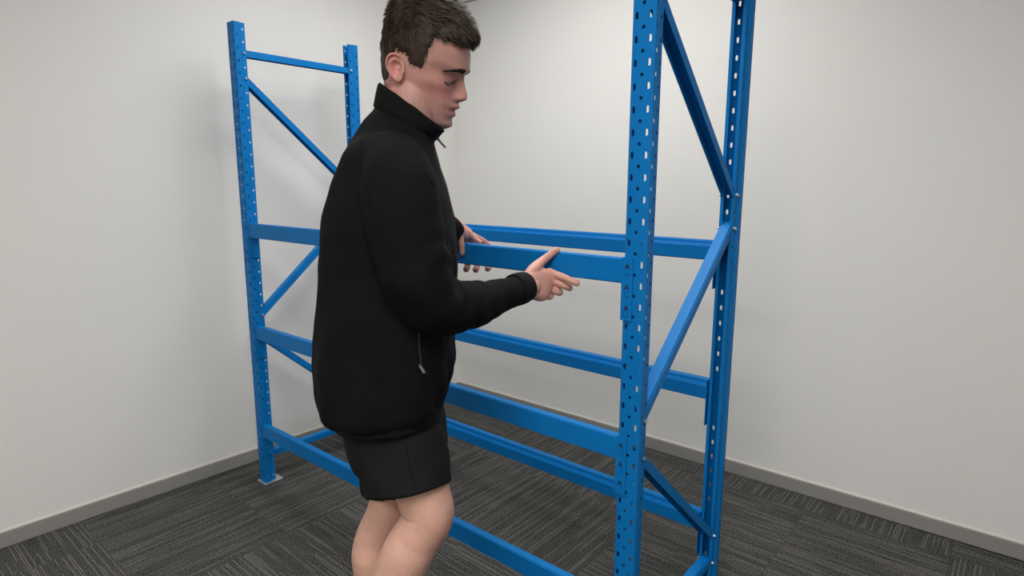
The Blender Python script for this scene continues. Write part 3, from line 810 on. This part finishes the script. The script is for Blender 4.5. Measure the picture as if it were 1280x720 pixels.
# raglan seam cord, front zip, zip pulls
def surf_ray(o, p):                                    # first hit of the jacket on the way to p from the side he shows
    return p
def cord(name, pts, r, m, parent):
    bm = bmesh.new(); tube(bm, [(p, r, r) for p in pts], n=6, seg=8); 
    for f in bm.faces: f.smooth = True
    return kid(name, bm, m, parent)
from mathutils.bvhtree import BVHTree
jb = BVHTree.FromPolygons([v.co+man.location for v in me_j.vertices], [p.vertices[:] for p in me_j.polygons])
def on_jacket(px, py, lift=.0):
    o = P(px, py, .3); dv = (P(px, py, 1)-P(px, py, .3)).normalized()
    h = jb.ray_cast(o, dv)
    return (h[0]+h[1]*lift) if h[0] is not None else P(px, py, 1.3)
cord('seam', [on_jacket(*q, lift=-.0004) for q in ((468, 262), (470, 240), (478, 222), (492, 209), (512, 206), (530, 213), (543, 232), (552, 256))], .0014, M_jack2, jacket)
cord('pocket_zip', [on_jacket(*q, lift=0) for q in ((524, 418), (524, 430), (525, 443), (526.5, 456))], .0022, M_black, jacket)
a, b = on_jacket(523, 455, .003), on_jacket(530, 467, .004)
tn = (b-a).normalized(); bm = bmesh.new()
tube(bm, [(a, .0042, .0016), (a.lerp(b, .5), .0046, .0016), (b, .0042, .0016)], n=3, seg=10, ref=-FW)
pt = kid('zip_pull', bm, M_black, jacket)
bm = bmesh.new()
sd = tn.cross(-FW).normalized()
for k in range(6):
    c = a.lerp(b, .18+.128*k)-FW*.0024
    M4 = Matrix(((tn.x, sd.x, FW.x, c.x), (tn.y, sd.y, FW.y, c.y), (tn.z, sd.z, FW.z, c.z), (0, 0, 0, 1)))
    bmesh.ops.create_cube(bm, size=1, matrix=M4 @ Matrix.Diagonal((.0013 if k % 2 else .0016, .0042 if k % 3 else .0034, .0014, 1)))
kid('print', bm, M_white, pt)
# neck zip with its dangling puller
zf = [P(553, 164, 1.44), P(546, 172, 1.44), P(541, 180, 1.44), P(545, 200, 1.445), P(553, 222, 1.45), P(560, 246, 1.45), P(565, 270, 1.45)]
cord('front_zip', zf, .0035, M_black, jacket)
bm = bmesh.new(); tube(bm, [(P(546, 166, 1.435), .0022, .0022), (P(546, 171, 1.435), .0034, .0034), (P(550, 177, 1.435), .0026, .0026), (P(556.5, 184, 1.435), .0022, .0022)], n=4, seg=10)
kid('neck_zip_pull', bm, M_black, jacket)

# --- shorts
sh = bmesh.new()
loft(sh, [((431, 500), (551, 500), .145), ((433, 525), (553, 520), .150), ((438, 550), (558, 545), .155), ((446, 570), (560, 560), .150)], 1.45, n=4, seg=48, ex=2.4)
def leg_tube(specs, cuff_open=True):
    loft(sh, specs, 1.37, n=5, seg=40, ex=2.2)
leg_tube([((440, 535), (553, 530), .075, 1.385), ((446, 565), (559, 560), .085, 1.375), ((452, 595), (562.5, 583), .090, 1.37, .012), ((457.5, 621), (563.5, 602), .092, 1.365, .030)])
leg_tube([((440, 535), (548, 530), .075, 1.52), ((446, 565), (545, 560), .080, 1.52), ((450, 590), (543, 583), .082, 1.51), ((453, 610), (540, 600), .082, 1.505)])
me_s = remesh(sh, .0042, 4, .5)
mv = []
for v in me_s.vertices:
    p, n = v.co, v.normal
    zz_ = p.dot(UPZ)
    dsp = .0035*noise.noise(p*10)+.003*math.sin(noise.noise(p*5)*6+(p.z*70)+(p-P(500, 560, 1.4)).dot(FWD)*22)*sst(.0, .06, .12-abs((p-P(520, 565, 1.3)).dot(FWD)))*.6
    mv.append(p+n*dsp)
for v, q in zip(me_s.vertices, mv): v.co = q
shorts = kid('shorts', me_s, M_shorts)
jb = BVHTree.FromPolygons([v.co+man.location for v in me_s.vertices], [p.vertices[:] for p in me_s.polygons])
cord('seam', [on_jacket(*q, lift=-.0002) for q in ((503, 533), (506, 550), (509, 568), (512, 584), (516, 598), (518, 608))], .0014, M_jack2, shorts)

# --- shoes (below the frame)
for a in (ank, al):
    bm = bmesh.new()
    tube(bm, [(Wp(a, -.055, 0, .045), .040, .044), (Wp(a, .02, 0, .050), .044, .049), (Wp(a, .11, 0, .040), .050, .039), (Wp(a, .19, 0, .032), .044, .031)], n=5, seg=24, ref=UPZ)
    for v in bm.verts: v.co.z = max(.0, v.co.z)
    for f in bm.faces: f.smooth = True
    kid('shoe', bm, M_shoe)
